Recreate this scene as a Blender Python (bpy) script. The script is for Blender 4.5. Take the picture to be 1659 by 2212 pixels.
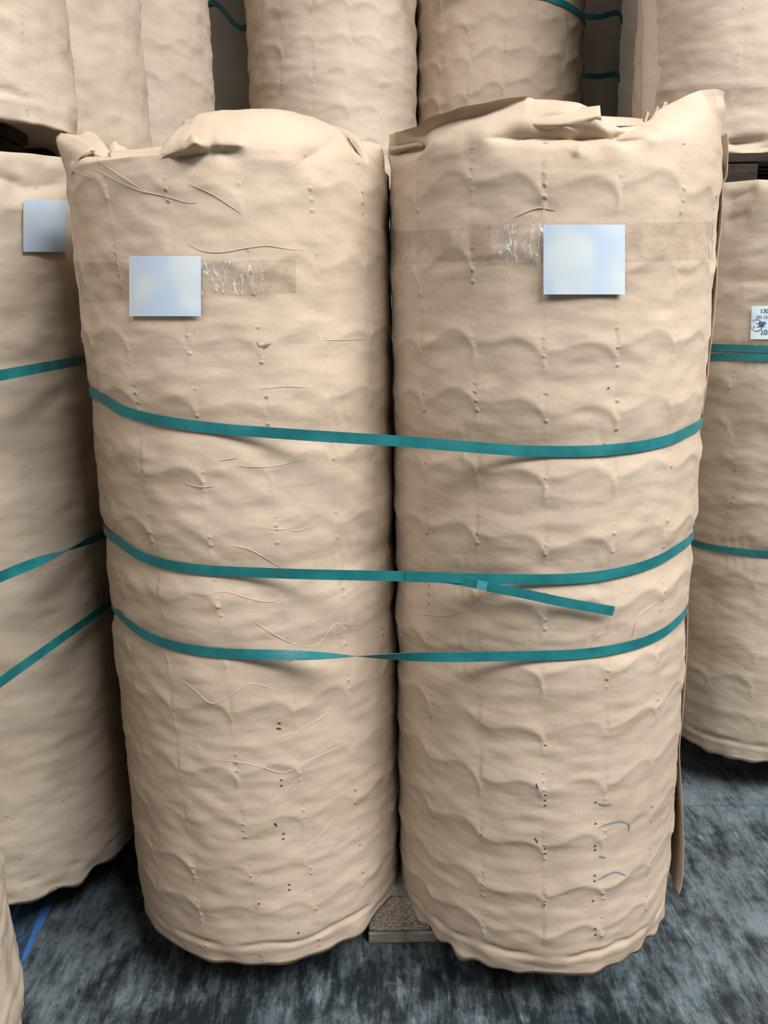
import bpy, math, random
import numpy as np
from mathutils import Matrix, Vector

for o in list(bpy.data.objects):
    bpy.data.objects.remove(o, do_unlink=True)
scene = bpy.context.scene
C = scene.collection
PI = math.pi

# ------------------------------------------------------------------ camera
IW, IH, FPX, CAMH = 1659., 2212., 1770., 1.30
PITCH, ROLLA = math.radians(14.0), math.radians(1.05)
FW = np.array([0, math.cos(PITCH), -math.sin(PITCH)])
UP0 = np.array([0, math.sin(PITCH), math.cos(PITCH)])
RT0 = np.array([1., 0, 0])
RT = RT0*math.cos(ROLLA) - UP0*math.sin(ROLLA)
UP = RT0*math.sin(ROLLA) + UP0*math.cos(ROLLA)
cam_d = bpy.data.cameras.new('camera')
cam = bpy.data.objects.new('camera', cam_d); C.objects.link(cam)
cam_d.sensor_fit = 'VERTICAL'; cam_d.sensor_height = 24.0; cam_d.lens = FPX*24.0/IH
cam_d.clip_start = 0.05; cam_d.clip_end = 100
cam.matrix_world = Matrix(((RT[0], UP[0], -FW[0], 0), (RT[1], UP[1], -FW[1], 0),
                           (RT[2], UP[2], -FW[2], CAMH), (0, 0, 0, 1)))
scene.camera = cam

# ------------------------------------------------------------------ world, lights, exposure
w = bpy.data.worlds.new('world'); scene.world = w; w.use_nodes = True
w.node_tree.nodes['Background'].inputs[0].default_value = (0.75, 0.85, 1, 1)
w.node_tree.nodes['Background'].inputs[1].default_value = 0.3
def area(name, loc, target, sx, sy, power, col):
    d = bpy.data.lights.new(name, 'AREA'); d.shape = 'RECTANGLE'; d.size = sx; d.size_y = sy
    d.energy = power; d.color = col
    o = bpy.data.objects.new(name, d); C.objects.link(o); o.location = loc
    o.rotation_euler = (Vector(target)-Vector(loc)).to_track_quat('-Z', 'Y').to_euler()
    return o
area('side_window_daylight', (4.0, -1.0, 3.6), (0, 1.6, 1.2), 1.6, 1.3, 140, (0.95, 0.98, 1.0))
area('split_skylight_right', (2.6, -1.1, 4.9), (0.9, 0.9, 0.6), 3.4, 1.5, 560, (0.97, 0.985, 1.0))  # overhead light split in two, centre left empty to keep rear gaps unlit
area('split_skylight_left', (-2.3, -1.2, 4.9), (-0.9, 0.7, 0.6), 2.8, 1.5, 165, (0.97, 0.985, 1.0))  # left half of the split overhead light
area('front_fill_light', (-2.9, -7.2, 2.4), (-0.2, 2, 1.2), 3.4, 3.4, 90, (1.0, 0.985, 0.965))  # added unseen fill light from the front left
scene.cycles.max_bounces = 6; scene.cycles.diffuse_bounces = 3
vs = scene.view_settings
vs.view_transform = 'Standard'; vs.look = 'None'; vs.gamma = 1.0; vs.use_curve_mapping = False
vs.exposure = -0.25

# ------------------------------------------------------------------ pixel <-> world helpers (used to measure the place)
def ray(px, py):
    d = FPX*FW + (px-IW/2)*RT + (IH/2-py)*UP
    return d/np.linalg.norm(d)
CO = np.array([0, 0, CAMH])
def on_y(px, py, Y):
    d = ray(px, py); return CO + d*(Y/d[1])
def on_z(px, py, z):
    d = ray(px, py); return CO + d*((z-CAMH)/d[2])
def on_x(px, py, X):
    d = ray(px, py); return CO + d*(X/d[0])
def on_cyl(px, py, c, R):
    d = ray(px, py); a = d[0]**2+d[1]**2; b = -(d[0]*c[0]+d[1]*c[1]); k = c[0]**2+c[1]**2-R*R
    D = b*b-a*k
    return CO + d*((-b-math.sqrt(max(D, 0)))/a)

# ------------------------------------------------------------------ objects
def tag(o, label=None, cat=None, group=None, kind=None):
    for k, v in (('label', label), ('category', cat), ('group', group), ('kind', kind)):
        if v: o[k] = v
    return o
def empty(name, loc=(0, 0, 0), rz=0):
    o = bpy.data.objects.new(name, None); C.objects.link(o)
    o.location = loc; o.rotation_euler = (0, 0, rz); o.empty_display_size = 0.05
    return o
def link(name, me, mat, parent=None, loc=None):
    if mat and not me.materials: me.materials.append(mat)
    o = bpy.data.objects.new(name, me); C.objects.link(o)
    if parent is not None: o.parent = parent
    if loc is not None: o.location = loc
    return o
def mesh(name, V, F, smooth=True):
    me = bpy.data.meshes.new(name); me.from_pydata([tuple(map(float, v)) for v in V], [], F)
    if smooth: me.polygons.foreach_set('use_smooth', [True]*len(me.polygons))
    me.update(); return me
def grid_mesh(name, P, wrap=False, uv=None, smooth=True):
    """P: rows x cols x 3 array -> quad grid; wrap joins last col to first."""
    P = np.asarray(P, float); nr, nc = P.shape[:2]
    me = bpy.data.meshes.new(name)
    me.vertices.add(nr*nc); me.vertices.foreach_set('co', P.reshape(-1))
    cc = np.arange(nc if wrap else nc-1); rr = np.arange(nr-1)
    R_, C_ = np.meshgrid(rr, cc, indexing='ij'); C2 = (C_+1) % nc
    q = np.stack([R_*nc+C_, R_*nc+C2, (R_+1)*nc+C2, (R_+1)*nc+C_], -1).reshape(-1, 4)
    n = len(q)
    me.loops.add(n*4); me.loops.foreach_set('vertex_index', q.reshape(-1).astype(np.int32))
    me.polygons.add(n); me.polygons.foreach_set('loop_start', np.arange(n, dtype=np.int32)*4)
    me.polygons.foreach_set('loop_total', np.full(n, 4, np.int32))
    me.update(calc_edges=True)
    if uv is not None:
        u, v = uv
        Cn = np.where(C_+1 >= nc, nc, C_+1)
        uu = np.stack([u[R_, C_], np.where(Cn == nc, u[R_, 0]+16.0, u[R_, C2]), np.where(Cn == nc, u[R_+1, 0]+16.0, u[R_+1, C2]), u[R_+1, C_]], -1)
        vv = np.stack([v[R_, C_], v[R_, C2], v[R_+1, C2], v[R_+1, C_]], -1)
        l = me.uv_layers.new(name='cells')
        l.data.foreach_set('uv', np.stack([uu, vv], -1).reshape(-1))
    if smooth: me.polygons.foreach_set('use_smooth', np.ones(n, bool))
    me.validate(); me.update(); return me
def box_mesh(name, x0, x1, y0, y1, z0, z1, bev=0.0):
    import bmesh
    bm = bmesh.new(); bmesh.ops.create_cube(bm, size=1)
    for v in bm.verts:
        v.co = Vector(((x0+x1)/2+v.co.x*(x1-x0), (y0+y1)/2+v.co.y*(y1-y0), (z0+z1)/2+v.co.z*(z1-z0)))
    if bev: bmesh.ops.bevel(bm, geom=bm.edges[:], offset=bev, segments=1, affect='EDGES')
    me = bpy.data.meshes.new(name); bm.to_mesh(me); bm.free(); return me
def catmull(A, n):
    """interpolate rows of A (k x ...) with n steps per span"""
    A = np.asarray(A, float); k = len(A)
    if k == 2:
        t = np.linspace(0, 1, n+1).reshape((-1,)+(1,)*(A.ndim-1)); return A[0]*(1-t)+A[1]*t
    ext = np.concatenate([[2*A[0]-A[1]], A, [2*A[-1]-A[-2]]]); out = []
    for i in range(k-1):
        p0, p1, p2, p3 = ext[i:i+4]
        for s in range(n):
            t = s/n
            out.append(0.5*((2*p1)+(-p0+p2)*t+(2*p0-5*p1+4*p2-p3)*t*t+(-p0+3*p1-3*p2+p3)*t**3))
    out.append(A[-1]); return np.array(out)

# ------------------------------------------------------------------ materials
class NT:
    def __init__(s, name):
        s.m = bpy.data.materials.new(name); s.m.use_nodes = True; s.t = s.m.node_tree
        s.n = s.t.nodes; s.b = s.n['Principled BSDF']; s.out = s.n['Material Output']
    def node(s, typ, **kw):
        nd = s.n.new(typ)
        for k, v in kw.items(): setattr(nd, k, v)
        return nd
    def put(s, val, sock):
        if isinstance(val, bpy.types.NodeSocket): s.t.links.new(val, sock)
        else: sock.default_value = val
    def math(s, op, a, b=None, c=None, clamp=False):
        nd = s.node('ShaderNodeMath', operation=op, use_clamp=clamp)
        s.put(a, nd.inputs[0])
        if b is not None: s.put(b, nd.inputs[1])
        if c is not None: s.put(c, nd.inputs[2])
        return nd.outputs[0]
    def smooth(s, x, a, b, lo=0., hi=1.):
        nd = s.node('ShaderNodeMapRange', interpolation_type='SMOOTHSTEP')
        s.put(x, nd.inputs[0]); nd.inputs[1].default_value = a; nd.inputs[2].default_value = b
        nd.inputs[3].default_value = lo; nd.inputs[4].default_value = hi
        return nd.outputs[0]
    def noise(s, vec, scale, detail=4, rough=.55, dist=0.):
        nd = s.node('ShaderNodeTexNoise'); s.put(vec, nd.inputs['Vector'])
        nd.inputs['Scale'].default_value = scale; nd.inputs['Detail'].default_value = detail
        nd.inputs['Roughness'].default_value = rough; nd.inputs['Distortion'].default_value = dist
        return nd.outputs['Fac']
    def mapping(s, vec, scale=(1, 1, 1), rot=(0, 0, 0), loc=(0, 0, 0)):
        nd = s.node('ShaderNodeMapping'); s.put(vec, nd.inputs[0])
        nd.inputs['Scale'].default_value = scale; nd.inputs['Rotation'].default_value = rot; nd.inputs['Location'].default_value = loc
        return nd.outputs[0]
    def mix(s, f, a, b, blend='MIX'):
        nd = s.node('ShaderNodeMix', data_type='RGBA', blend_type=blend)
        s.put(f, nd.inputs[0])
        for val, sk in ((a, nd.inputs[6]), (b, nd.inputs[7])):
            if isinstance(val, tuple) and len(val) == 3: val = val+(1,)
            s.put(val, sk)
        return nd.outputs[2]
    def bump(s, h, strength=.3, dist=.002, prev=None):
        nd = s.node('ShaderNodeBump'); nd.inputs['Strength'].default_value = strength; nd.inputs['Distance'].default_value = dist
        s.put(h, nd.inputs['Height'])
        if prev is not None: s.t.links.new(prev, nd.inputs['Normal'])
        return nd.outputs[0]
    def coord(s, which='Object'):
        return s.node('ShaderNodeTexCoord').outputs[which]
    def base(s, col=None, rough=None, normal=None, spec=None):
        if col is not None:
            if isinstance(col, tuple) and len(col) == 3: col = col+(1,)
            s.put(col, s.b.inputs['Base Color'])
        if rough is not None: s.put(rough, s.b.inputs['Roughness'])
        if normal is not None: s.t.links.new(normal, s.b.inputs['Normal'])
        if spec is not None: s.put(spec, s.b.inputs['Specular IOR Level'])
        return s.m

def kraft(name, a, b, dots=True, dot_str=1.0):
    t = NT(name); oc = t.coord('Object')
    blot = t.noise(oc, 5, 2, .5)
    fib = t.noise(t.mapping(oc, (260, 260, 140)), 1, 2, .6)
    wr = t.noise(t.mapping(oc, (14, 14, 30)), 1, 2, .55)
    col = t.mix(t.smooth(blot, .3, .7), a, b)
    col = t.mix(t.math('MULTIPLY', t.smooth(fib, .45, .75), .17), col, tuple(x*.72 for x in a))
    h = t.math('MULTIPLY_ADD', fib, .00022, t.math('MULTIPLY', wr, .0026))
    if dots:
        uvn = t.node('ShaderNodeUVMap', uv_map='cells')
        sp = t.node('ShaderNodeSeparateXYZ'); t.put(uvn.outputs[0], sp.inputs[0])
        u, v = sp.outputs[0], sp.outputs[1]
        u = t.math('MULTIPLY_ADD', wr, .10, t.math('SUBTRACT', u, .05))
        ur = t.math('ROUND', u); du = t.math('SUBTRACT', u, ur)
        vf = t.math('FLOOR', v); fv = t.math('SUBTRACT', v, vf)
        k7 = t.math('MULTIPLY', fv, 7.0); kr = t.math('ROUND', k7); dk = t.math('SUBTRACT', k7, kr)
        wn = t.node('ShaderNodeTexWhiteNoise', noise_dimensions='3D')
        cb = t.node('ShaderNodeCombineXYZ'); t.put(ur, cb.inputs[0]); t.put(vf, cb.inputs[1]); t.put(kr, cb.inputs[2]); t.put(cb.outputs[0], wn.inputs['Vector'])
        wn2 = t.node('ShaderNodeTexWhiteNoise', noise_dimensions='2D')
        cb2 = t.node('ShaderNodeCombineXYZ'); t.put(ur, cb2.inputs[0]); t.put(vf, cb2.inputs[1]); t.put(cb2.outputs[0], wn2.inputs['Vector'])
        d2 = t.math('ADD', t.math('POWER', t.math('ABSOLUTE', t.math('MULTIPLY', du, 24.)), 2.), t.math('POWER', t.math('ABSOLUTE', t.math('MULTIPLY', dk, 3.8)), 2.))
        ds = t.math('SQRT', d2)
        band = t.math('MULTIPLY', t.smooth(fv, .02, .10), t.smooth(fv, .66, .76, 1, 0))
        cellr = t.smooth(wn2.outputs[0], .1, .6, .15, 1)
        dot = t.math('MULTIPLY', t.math('MULTIPLY', t.smooth(ds, 0.0, 1.25, 1, 0), band), t.math('MULTIPLY', t.smooth(wn.outputs[0], .12, .6), cellr))
        h = t.math('MULTIPLY_ADD', dot, .0013*dot_str, h)
        dot_dark = t.math('MULTIPLY', t.math('MULTIPLY', t.smooth(ds, 0.0, 1.1, 1, 0), band), t.math('MULTIPLY', t.smooth(wn.outputs[0], .3, .9), t.smooth(wn2.outputs[0], .2, .8)))  # dark dot tips, with the shadow under each dot put into the colour
        col = t.mix(t.math('MULTIPLY', dot_dark, .6*dot_str), col, (0.13, .08, .045))
    return t.base(col, .7, t.bump(h, 1.0, 1.0), .25)

KR_A, KR_B = (0.425, 0.325, 0.238), (0.487, 0.379, 0.284)
M_kraft = kraft('kraft_paper_warm', KR_A, KR_B)
M_kraft_soft = kraft('kraft_paper_pale', (0.43, 0.345, 0.260), (0.49, 0.40, 0.31), dot_str=.6)
M_kraft_plain = kraft('kraft_paper_fold', KR_A, KR_B, dots=False)
M_kraft_plain_pale = kraft('kraft_paper_fold_pale', (0.43, 0.345, 0.260), (0.49, 0.40, 0.31), dots=False)

def strap_mat():
    t = NT('green_woven_strap'); uv = t.node('ShaderNodeUVMap', uv_map='cells').outputs[0]
    oc = t.coord('Object')
    sp = t.node('ShaderNodeSeparateXYZ'); t.put(uv, sp.inputs[0])
    a = t.math('SINE', t.math('MULTIPLY', sp.outputs[0], 2*PI)); b = t.math('SINE', t.math('MULTIPLY', sp.outputs[1], 2*PI))
    h = t.math('MULTIPLY', a, b)
    n = t.bump(h, .5, .0004)
    bl = t.noise(oc, 14, 3)
    col = t.mix(t.smooth(bl, .35, .68), (.005, .115, .122), (.010, .175, .185))
    return t.base(col, t.smooth(bl, .3, .7, .30, .5), n, .5)
M_strap = strap_mat()

def floor_mat():
    t = NT('worn_dark_concrete'); oc = t.coord('Object')
    big = t.noise(oc, 1.6, 3, .6)
    st1 = t.noise(t.mapping(oc, (34, 10.0, 1), (0, 0, math.radians(-30))), 1, 6, .78, .35)
    st2 = t.noise(t.mapping(oc, (46, 8.0, 1), (0, 0, math.radians(14)), (3, 1, 0)), 1, 6, .78, .35)
    cl = t.noise(oc, 13, 5, .7)
    f = t.math('ADD', t.math('ADD', t.math('MULTIPLY', st1, .5), t.math('MULTIPLY', st2, .5)), t.math('ADD', t.math('MULTIPLY', cl, .5), t.math('MULTIPLY', big, .6)))
    col = t.mix(t.smooth(f, .92, 1.24), (.012, .017, .021), (.135, .165, .180))
    col = t.mix(t.math('MULTIPLY', t.smooth(st2, .56, .66), t.smooth(cl, .48, .6)), col, (.21, .245, .26))
    spk = t.noise(t.mapping(oc, (150, 50, 1), (0, 0, .2)), 1, 4, .75)
    col = t.mix(t.math('MULTIPLY', t.smooth(spk, .55, .66), .6), col, (.012, .017, .02))
    return t.base(col, t.smooth(f, .8, 1.3, .42, .66), None, .35)
M_floor = floor_mat()

def wood_mat(name, a, b, sc=(8, 60, 60), chip=False):
    t = NT(name); oc = t.coord('Object')
    if chip:
        v = t.node('ShaderNodeTexVoronoi'); t.put(t.mapping(oc, (150, 150, 240)), v.inputs['Vector']); v.inputs['Scale'].default_value = 1
        f = t.math('ADD', t.math('MULTIPLY', v.outputs['Distance'], .6), t.math('MULTIPLY', t.noise(oc, 170, 4, .7), .7))
        col = t.mix(t.smooth(f, .35, 1.0), a, b)
        col = t.mix(t.math('MULTIPLY', t.smooth(t.noise(oc, 60, 2), .6, .7), .5), col, (.10, .075, .05))
        return t.base(col, .9, t.bump(f, .7, .004), .2)
    f = t.noise(t.mapping(oc, sc), 1, 5, .6, .5)
    col = t.mix(t.smooth(f, .3, .7), a, b)
    return t.base(col, .8, t.bump(f, .4, .002), .2)
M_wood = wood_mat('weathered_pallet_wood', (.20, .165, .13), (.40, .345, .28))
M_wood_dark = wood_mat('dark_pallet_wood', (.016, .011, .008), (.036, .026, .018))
M_chip = wood_mat('pressed_chipboard', (.25, .19, .13), (.62, .51, .385), chip=True)

def plain(name, col, rough=.8, bump=0, sc=30):
    t = NT(name); oc = t.coord('Object'); f = t.noise(oc, sc, 4)
    c = t.mix(f, tuple(x*.82 for x in col), col)
    return t.base(c, rough, t.bump(f, bump, .002) if bump else None)
M_wall = plain('grey_wall_paint', (.07, .075, .08), .9, .0, 4)
M_ceil = plain('pale_ceiling_metal', (.10, .10, .105), .7, .0, 3)
M_dark = plain('dark_brown_stain', (.06, .036, .024), .8)
M_ink = plain('blue_pen_ink', (.21, .235, .26), .6)
M_smudge = plain('grey_smudge', (.20, .17, .15), .8)
M_print = plain('dark_blue_print', (.035, .055, .12), .6)
M_weld = plain('melted_strap_weld', (.07, .33, .34), .25, .2, 300)

def tape_mat():
    t = NT('clear_packing_tape'); oc = t.coord('Object')
    wr = t.noise(t.mapping(oc, (50, 50, 120), (.0, .5, 0)), 1, 5, .7, 1.2)
    big = t.noise(oc, 22, 3, .6, 1.)
    n = t.bump(wr, .9, .006)
    t.base((.40, .29, .19), .22, n, .5)
    t.put(t.smooth(big, .35, .75, .10, .32), t.b.inputs['Alpha'])
    return t.m
M_tape = tape_mat()
def tape_edge_mat():
    t = NT('crinkled_clear_tape'); oc = t.coord('Object')
    wr = t.noise(t.mapping(oc, (110, 110, 26), (0, .5, 0)), 1, 4, .75, 1.)
    n = t.bump(wr, 1., .01)
    t.base((.80, .76, .70), .15, n, .7)
    t.put(t.smooth(wr, .50, .64, .03, .6), t.b.inputs['Alpha'])
    return t.m
M_tape_white = tape_edge_mat()
def label_mat(name, a, b, c, sc):
    t = NT(name); oc = t.coord('Object')
    f = t.noise(oc, sc, 0, .4); g = t.noise(t.mapping(oc, (1, 1, 1), (0, 0, 0), (3.1, .7, 2.2)), sc*.9, 0, .4)
    col = t.mix(t.smooth(f, .3, .7), a, b); col = t.mix(t.smooth(g, .45, .75), col, c)
    return t.base(col, .45, None, .4)
M_label = label_mat('pale_label_paper', (.48, .53, .56), (.53, .57, .575), (.41, .49, .59), 22)
M_label_b = label_mat('blue_label_paper', (.36, .47, .62), (.44, .52, .60), (.40, .45, .48), 14)
M_label_w = label_mat('white_print_label', (.62, .76, .84), (.70, .80, .84), (.50, .58, .80), 30)

# ------------------------------------------------------------------ setting
ROOM = (-6.0, 7.0, -8.0, 6.6, 7.2)
floor = empty('floor'); tag(floor, 'dark grey worn concrete floor with pale scuffs and joints', None, None, 'structure')
x0, x1, y0, y1, zc = ROOM
JY = 1.921
for (ya, yb) in ((y0, JY-.002), (JY+.002, y1)):
    link('slab', box_mesh('slab', x0, x1, ya, yb, -.15, 0.0), M_floor, floor)
link('joint_filler', box_mesh('joint', x0, x1, JY-.002, JY+.002, -.15, -.003), M_floor, floor)
for nm, b in (('wall_back', (x0, x1, y1, y1+.2, 0, zc)), ('wall_front', (x0, x1, y0-.2, y0, 0, zc)),
              ('wall_left', (x0-.2, x0, y0, y1, 0, zc)), ('wall_right', (x1, x1+.2, y0, y1, 0, zc))):
    tag(link(nm, box_mesh(nm, *b), M_wall), None, None, None, 'structure')
tag(link('ceiling', box_mesh('ceiling', x0, x1, y0, y1, zc, zc+.15), M_ceil), None, None, None, 'structure')

# ------------------------------------------------------------------ paper-wrapped rolls
RAD, HC, PAL = 0.275, 1.385, 0.135
ROWH = 0.0975
def sm(x): x = np.clip(x, 0, 1); return x*x*(3-2*x)
class Waves:
    """smooth random field, periodic in angle"""
    def __init__(s, seed, n, wl0, wl1, aspect=1.0):
        r = np.random.RandomState(seed); s.w = []
        for _ in range(n):
            wl = math.exp(r.uniform(math.log(wl0), math.log(wl1))); an = r.uniform(0, PI)
            kth = round(2*PI*RAD/wl*math.cos(an)/aspect); kz = 2*PI/wl*math.sin(an)
            s.w.append((kth, kz, r.uniform(0, 2*PI), wl))
        s.n = n
    def __call__(s, th, z):
        o = 0
        for kth, kz, ph, wl in s.w: o = o+np.sin(kth*th+kz*z+ph)
        return o/math.sqrt(s.n/2)

class Roll:
    """one wrapped roll; local z=0 on its pallet, angle 0 faces -Y (the aisle)"""
    def __init__(s, seed, nth=240, nz=190, cell=.0032, wave=.0016, crum=.0007, straps=(), uoff=0., voff=0., pinches=(), collar=None, hemdrop=.018, rows=None, lo=.35, tw=0.):
        s.seed = seed; s.nth = nth; s.nz = nz; s.cell = cell; s.wave = wave; s.crum = crum
        s.straps = straps; s.uoff = uoff; s.voff = voff; s.pinches = pinches; s.collar = collar; s.hemdrop = hemdrop; s.ncol = 48 if nth > 400 else 26
        s.rows = rows; s.tw = tw; r = np.random.RandomState(seed)
        s.amp = r.uniform(lo, 1.15, (16, 40)); s.hsh = r.uniform(-.05, .05, (16, 40))
        s.W1 = Waves(seed+1, 24, .10, .5); s.W2 = Waves(seed+2, 40, .025, .07, 1.8); s.W3 = Waves(seed+3, 12, .15, .5); s.W4 = Waves(seed+4, 26, .05, .16, 2.2)
        s.Wh = Waves(seed+5, 14, .05, .25)
    def uv(s, th, z):
        U = th/(2*PI)*16+s.uoff+s.tw*(z-1.0)+(.10 if s.rows is None else .02)*s.W3(th*0, z*.6)
        if s.rows is None: V = z/ROWH+s.voff
        else:
            k = np.arange(len(s.rows))+.56
            V = np.interp(z, s.rows, k)+np.minimum(z-s.rows[0], 0)/ROWH+np.maximum(z-s.rows[-1], 0)/ROWH+1
        V = V+.07*s.W3(th, z*.15)
        return U, V
    def rad(s, th, z):
        th = np.asarray(th, float); z = np.asarray(z, float)
        U, V = s.uv(th, z)
        i = np.floor(U); a = U-i; i = i.astype(int) % 16
        h = np.where(a < .62, .42+.05*a/.62+.11*sm((a-.15)/.47), .58-.40*(1-np.sqrt(1-((np.clip(a, .62, 1)-.62)/.385)**2)))
        best = np.zeros_like(th+z)
        jf = np.floor(V)
        for k in (-1, 0, 1):
            j = (jf+k); ji = j.astype(int) % 40
            t = (V-j)-h-s.hsh[i, ji]
            f = np.where(t > 0, np.exp(-(np.sqrt(t*t+.0003)-.0173)/.30), .6*np.exp(-(np.sqrt(t*t+.0003)-.0173)/.085)+.4*np.exp(-np.abs(t)/.32))
            best = np.maximum(best, s.amp[i, ji]*f)
        sup = np.ones_like(best); pin = np.zeros_like(best)
        for zs in s.straps:
            zz = zs(th) if callable(zs) else zs
            g = np.exp(-((z-zz)/.017)**2); sup = sup*(1-g); pin = pin+.0045*np.exp(-((z-zz)/.03)**2)
            # gathered pleats just beside a tight strap
            pl = np.exp(-((np.abs(z-zz)-.022)/.018)**2); pin = pin-.0007*pl*np.sin(47*th+4*np.sin(9*th)+60*z)*np.clip(s.Wh(th, z*0), 0, 1.5)
        lim = sm((z-.02)/.05)*sm((HC-z)/.03)
        r = RAD + best*s.cell*sup*lim - pin
        r = r + s.wave*s.W1(th, z)*sup + s.crum*s.W2(th, z)*sup - s.crum*1.2*np.abs(s.W4(th, z))*sup
        # bottom: crease line, then the folded hem
        zh = .028+.0022*s.Wh(th*1+.7, 0*z)
        r = r - .0045*np.exp(-((z-zh)/.006)**2)*np.clip(.75+.5*s.Wh(th, 0*z), .1, 2)
        r = r + sm((.024-z)/.04)*(.0015*s.Wh(th, z*2)-.006)
        for (t0, z0, t1, z1, A, wu, wd) in s.pinches:
            # fold line from (t0,z0) to (t1,z1): sharp ridge (A>0) or valley (A<0)
            dx, dz = (t1-t0)*RAD, z1-z0; L = math.hypot(dx, dz); ux, uz = dx/L, dz/L
            px_, pz_ = (th-t0)*RAD, z-z0
            al = (px_*ux+pz_*uz)/L; pe = -px_*uz+pz_*ux
            if ux < 0: pe = -pe
            r = r + A*np.where(pe > 0, np.exp(-np.abs(pe)/wu), np.exp(-np.abs(pe)/wd))*sm(al/.3+.15)*sm((1-al)/.3+.15)*(al > -.05)*(al < 1.05)
        return r
    def build(s, name):
        nth, nz = s.nth, s.nz
        th = np.linspace(-PI, PI, nth, endpoint=False)
        zr = np.linspace(0.004, HC, nz)
        TH, Z = np.meshgrid(th, zr)
        R = s.rad(TH, Z)
        U, V = s.uv(TH, Z)
        # wavy hem edge
        hem = -s.hemdrop*(1+.20*s.Wh(th, 0*th)+.07*s.W2(th, 0*th))
        hz = np.array([1.0, .55])
        ZH = hz[:, None]*hem[None, :]; RH = np.stack([s.rad(th, 0*th+.0)+.0025*s.Wh(th+1, 0*th+.3), s.rad(th, 0*th+.002)+.001*s.Wh(th, 0*th)])
        # underside
        RB = np.stack([0*th+.01, 0*th+.16, 0*th+RAD-.02]); ZB = np.stack([0*th+.002, 0*th+.002, 0*th+.002])
        rows_r = [RB, RH, R]; rows_z = [ZB, ZH, Z]
        # collar above the contents
        nc = s.ncol
        ze, lean, curl = s.collar_fn(th)
        t = (np.arange(1, nc+1)/nc)[:, None]
        r0 = R[-1][None, :]
        RC = r0 - lean*sm(t*.9)*1.0 + curl*np.clip((t-.55)/.45, 0, 1)**1.5
        ZC = HC+(ze[None, :]-HC)*np.sin(t*PI/2)**.9
        amp = np.clip((ze-HC)/.05, .25, 1.3)*t*(1.2-t*.5)
        RC = RC + amp*(.0035*s.W4(th[None, :]+0*t, ZC*1.5+5)+.0016*s.W2(th[None, :], ZC+2))
        for p in s.pinches: pass
        dR = s.rad(np.broadcast_to(th, ZC.shape), ZC)-RAD      # folds that run on into the collar
        RC = RC + (dR - (R[-1]-RAD)[None, :])*.9*(len(s.pinches) > 0)
        rows_r.append(RC); rows_z.append(ZC)
        RR = np.concatenate(rows_r); ZZ = np.concatenate(rows_z)
        TT = np.broadcast_to(th, RR.shape)
        P = np.stack([RR*np.sin(TT), -RR*np.cos(TT), ZZ], -1)
        nb = 5
        UU = np.concatenate([np.broadcast_to(U[0], (nb, nth)), U, np.broadcast_to(U[-1], (nc, nth))])
        VV = np.concatenate([np.broadcast_to(V[0]*0+.9, (nb, nth)), V, np.broadcast_to(0*V[-1]+.9, (nc, nth))])
        me = grid_mesh(name, P, wrap=True, uv=(UU, VV))
        # crumpled cover on the contents
        rr = np.linspace(.004, RAD-.012, 10)
        tt = np.linspace(-PI, PI, 48, endpoint=False)
        T2, R2 = np.meshgrid(tt, rr)
        Zt = HC-.02+.006*s.W4(T2, R2*4)*sm(R2/.08)
        cover = grid_mesh(name+'_cover', np.stack([R2*np.sin(T2), -R2*np.cos(T2), Zt], -1), wrap=True)
        return me, cover
    def collar_fn(s, th):
        if s.collar is not None: return s.collar(th)
        ze = HC+.035+.018*s.Wh(th, 0*th)+.010*s.W3(th, 0*th)
        return np.maximum(ze, HC+.008), .05+.02*s.W3(th, 0*th+1), .012*sm(.5+.5*s.Wh(th, 0*th+2))
    # --- placing things on the surface of a placed roll
    def place(s, c, zb): s.c = c; s.zb = zb
    def hit(s, px, py, off=0.):
        px = np.atleast_1d(np.asarray(px, float)); py = np.atleast_1d(np.asarray(py, float))
        d = FPX*FW+(px-IW/2)[:, None]*RT+(IH/2-py)[:, None]*UP
        a = d[:, 0]**2+d[:, 1]**2; b = -(d[:, 0]*s.c[0]+d[:, 1]*s.c[1]); R = RAD+off
        for _ in range(5):
            D = np.maximum(b*b-a*(s.c[0]**2+s.c[1]**2-R*R), 0)
            P = CO+d*((-b-np.sqrt(D))/a)[:, None]
            th = np.arctan2(P[:, 0]-s.c[0], s.c[1]-P[:, 1]); z = P[:, 2]-s.zb
            R = s.rad(th, np.clip(z, 0, HC))+off
        return th, z
    def on(s, px, py, off=0.):
        th, z = s.hit(px, py, off); R = s.rad(th, np.clip(z, 0, HC))+off
        return np.stack([R*np.sin(th), -R*np.cos(th), z], -1)
    def pt(s, th, z, off=0.):
        R = float(s.rad(th, z))+off
        return np.array([R*math.sin(th), -R*math.cos(th), z])

def new_roll(shape, meshes, mat, c, zb, label, group='paper-wrapped rolls stacked in the warehouse', rz=0.):
    o = empty('paper_wrapped_roll', (c[0], c[1], zb), rz)
    tag(o, label, 'roll', group)
    link('wrapper', meshes[0], mat, o); link('top_cover', meshes[1], mat, o)
    return o

# measured positions (x, y) of the roll axes
cFL, cFR = (-.256, 1.545), (.296, 1.507)
cFL2, cFR2 = (-.232, 2.108), (.328, 2.075)  # unseen back pair, shifted sideways to block light through the front gap
cLL, cBL = (-.866, 1.703), (-.890, 1.062)
cUL1, cUL2, cUL3 = (-.866, 1.720), (-.870, 2.290), (-.800, 2.875)
cRL, cRU = (1.060, 2.195), (.980, 2.420)
cCL, cCR = (-.143, 2.990), (.414, 3.040)
cDL, cDR, cDR2 = (-.600, 4.300), (.970, 4.650), (1.52, 5.50)
ZB1 = PAL; ZT1 = PAL+HC            # contents top of the lower rolls
ZB2 = 1.650                        # underside of the upper rolls

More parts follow.
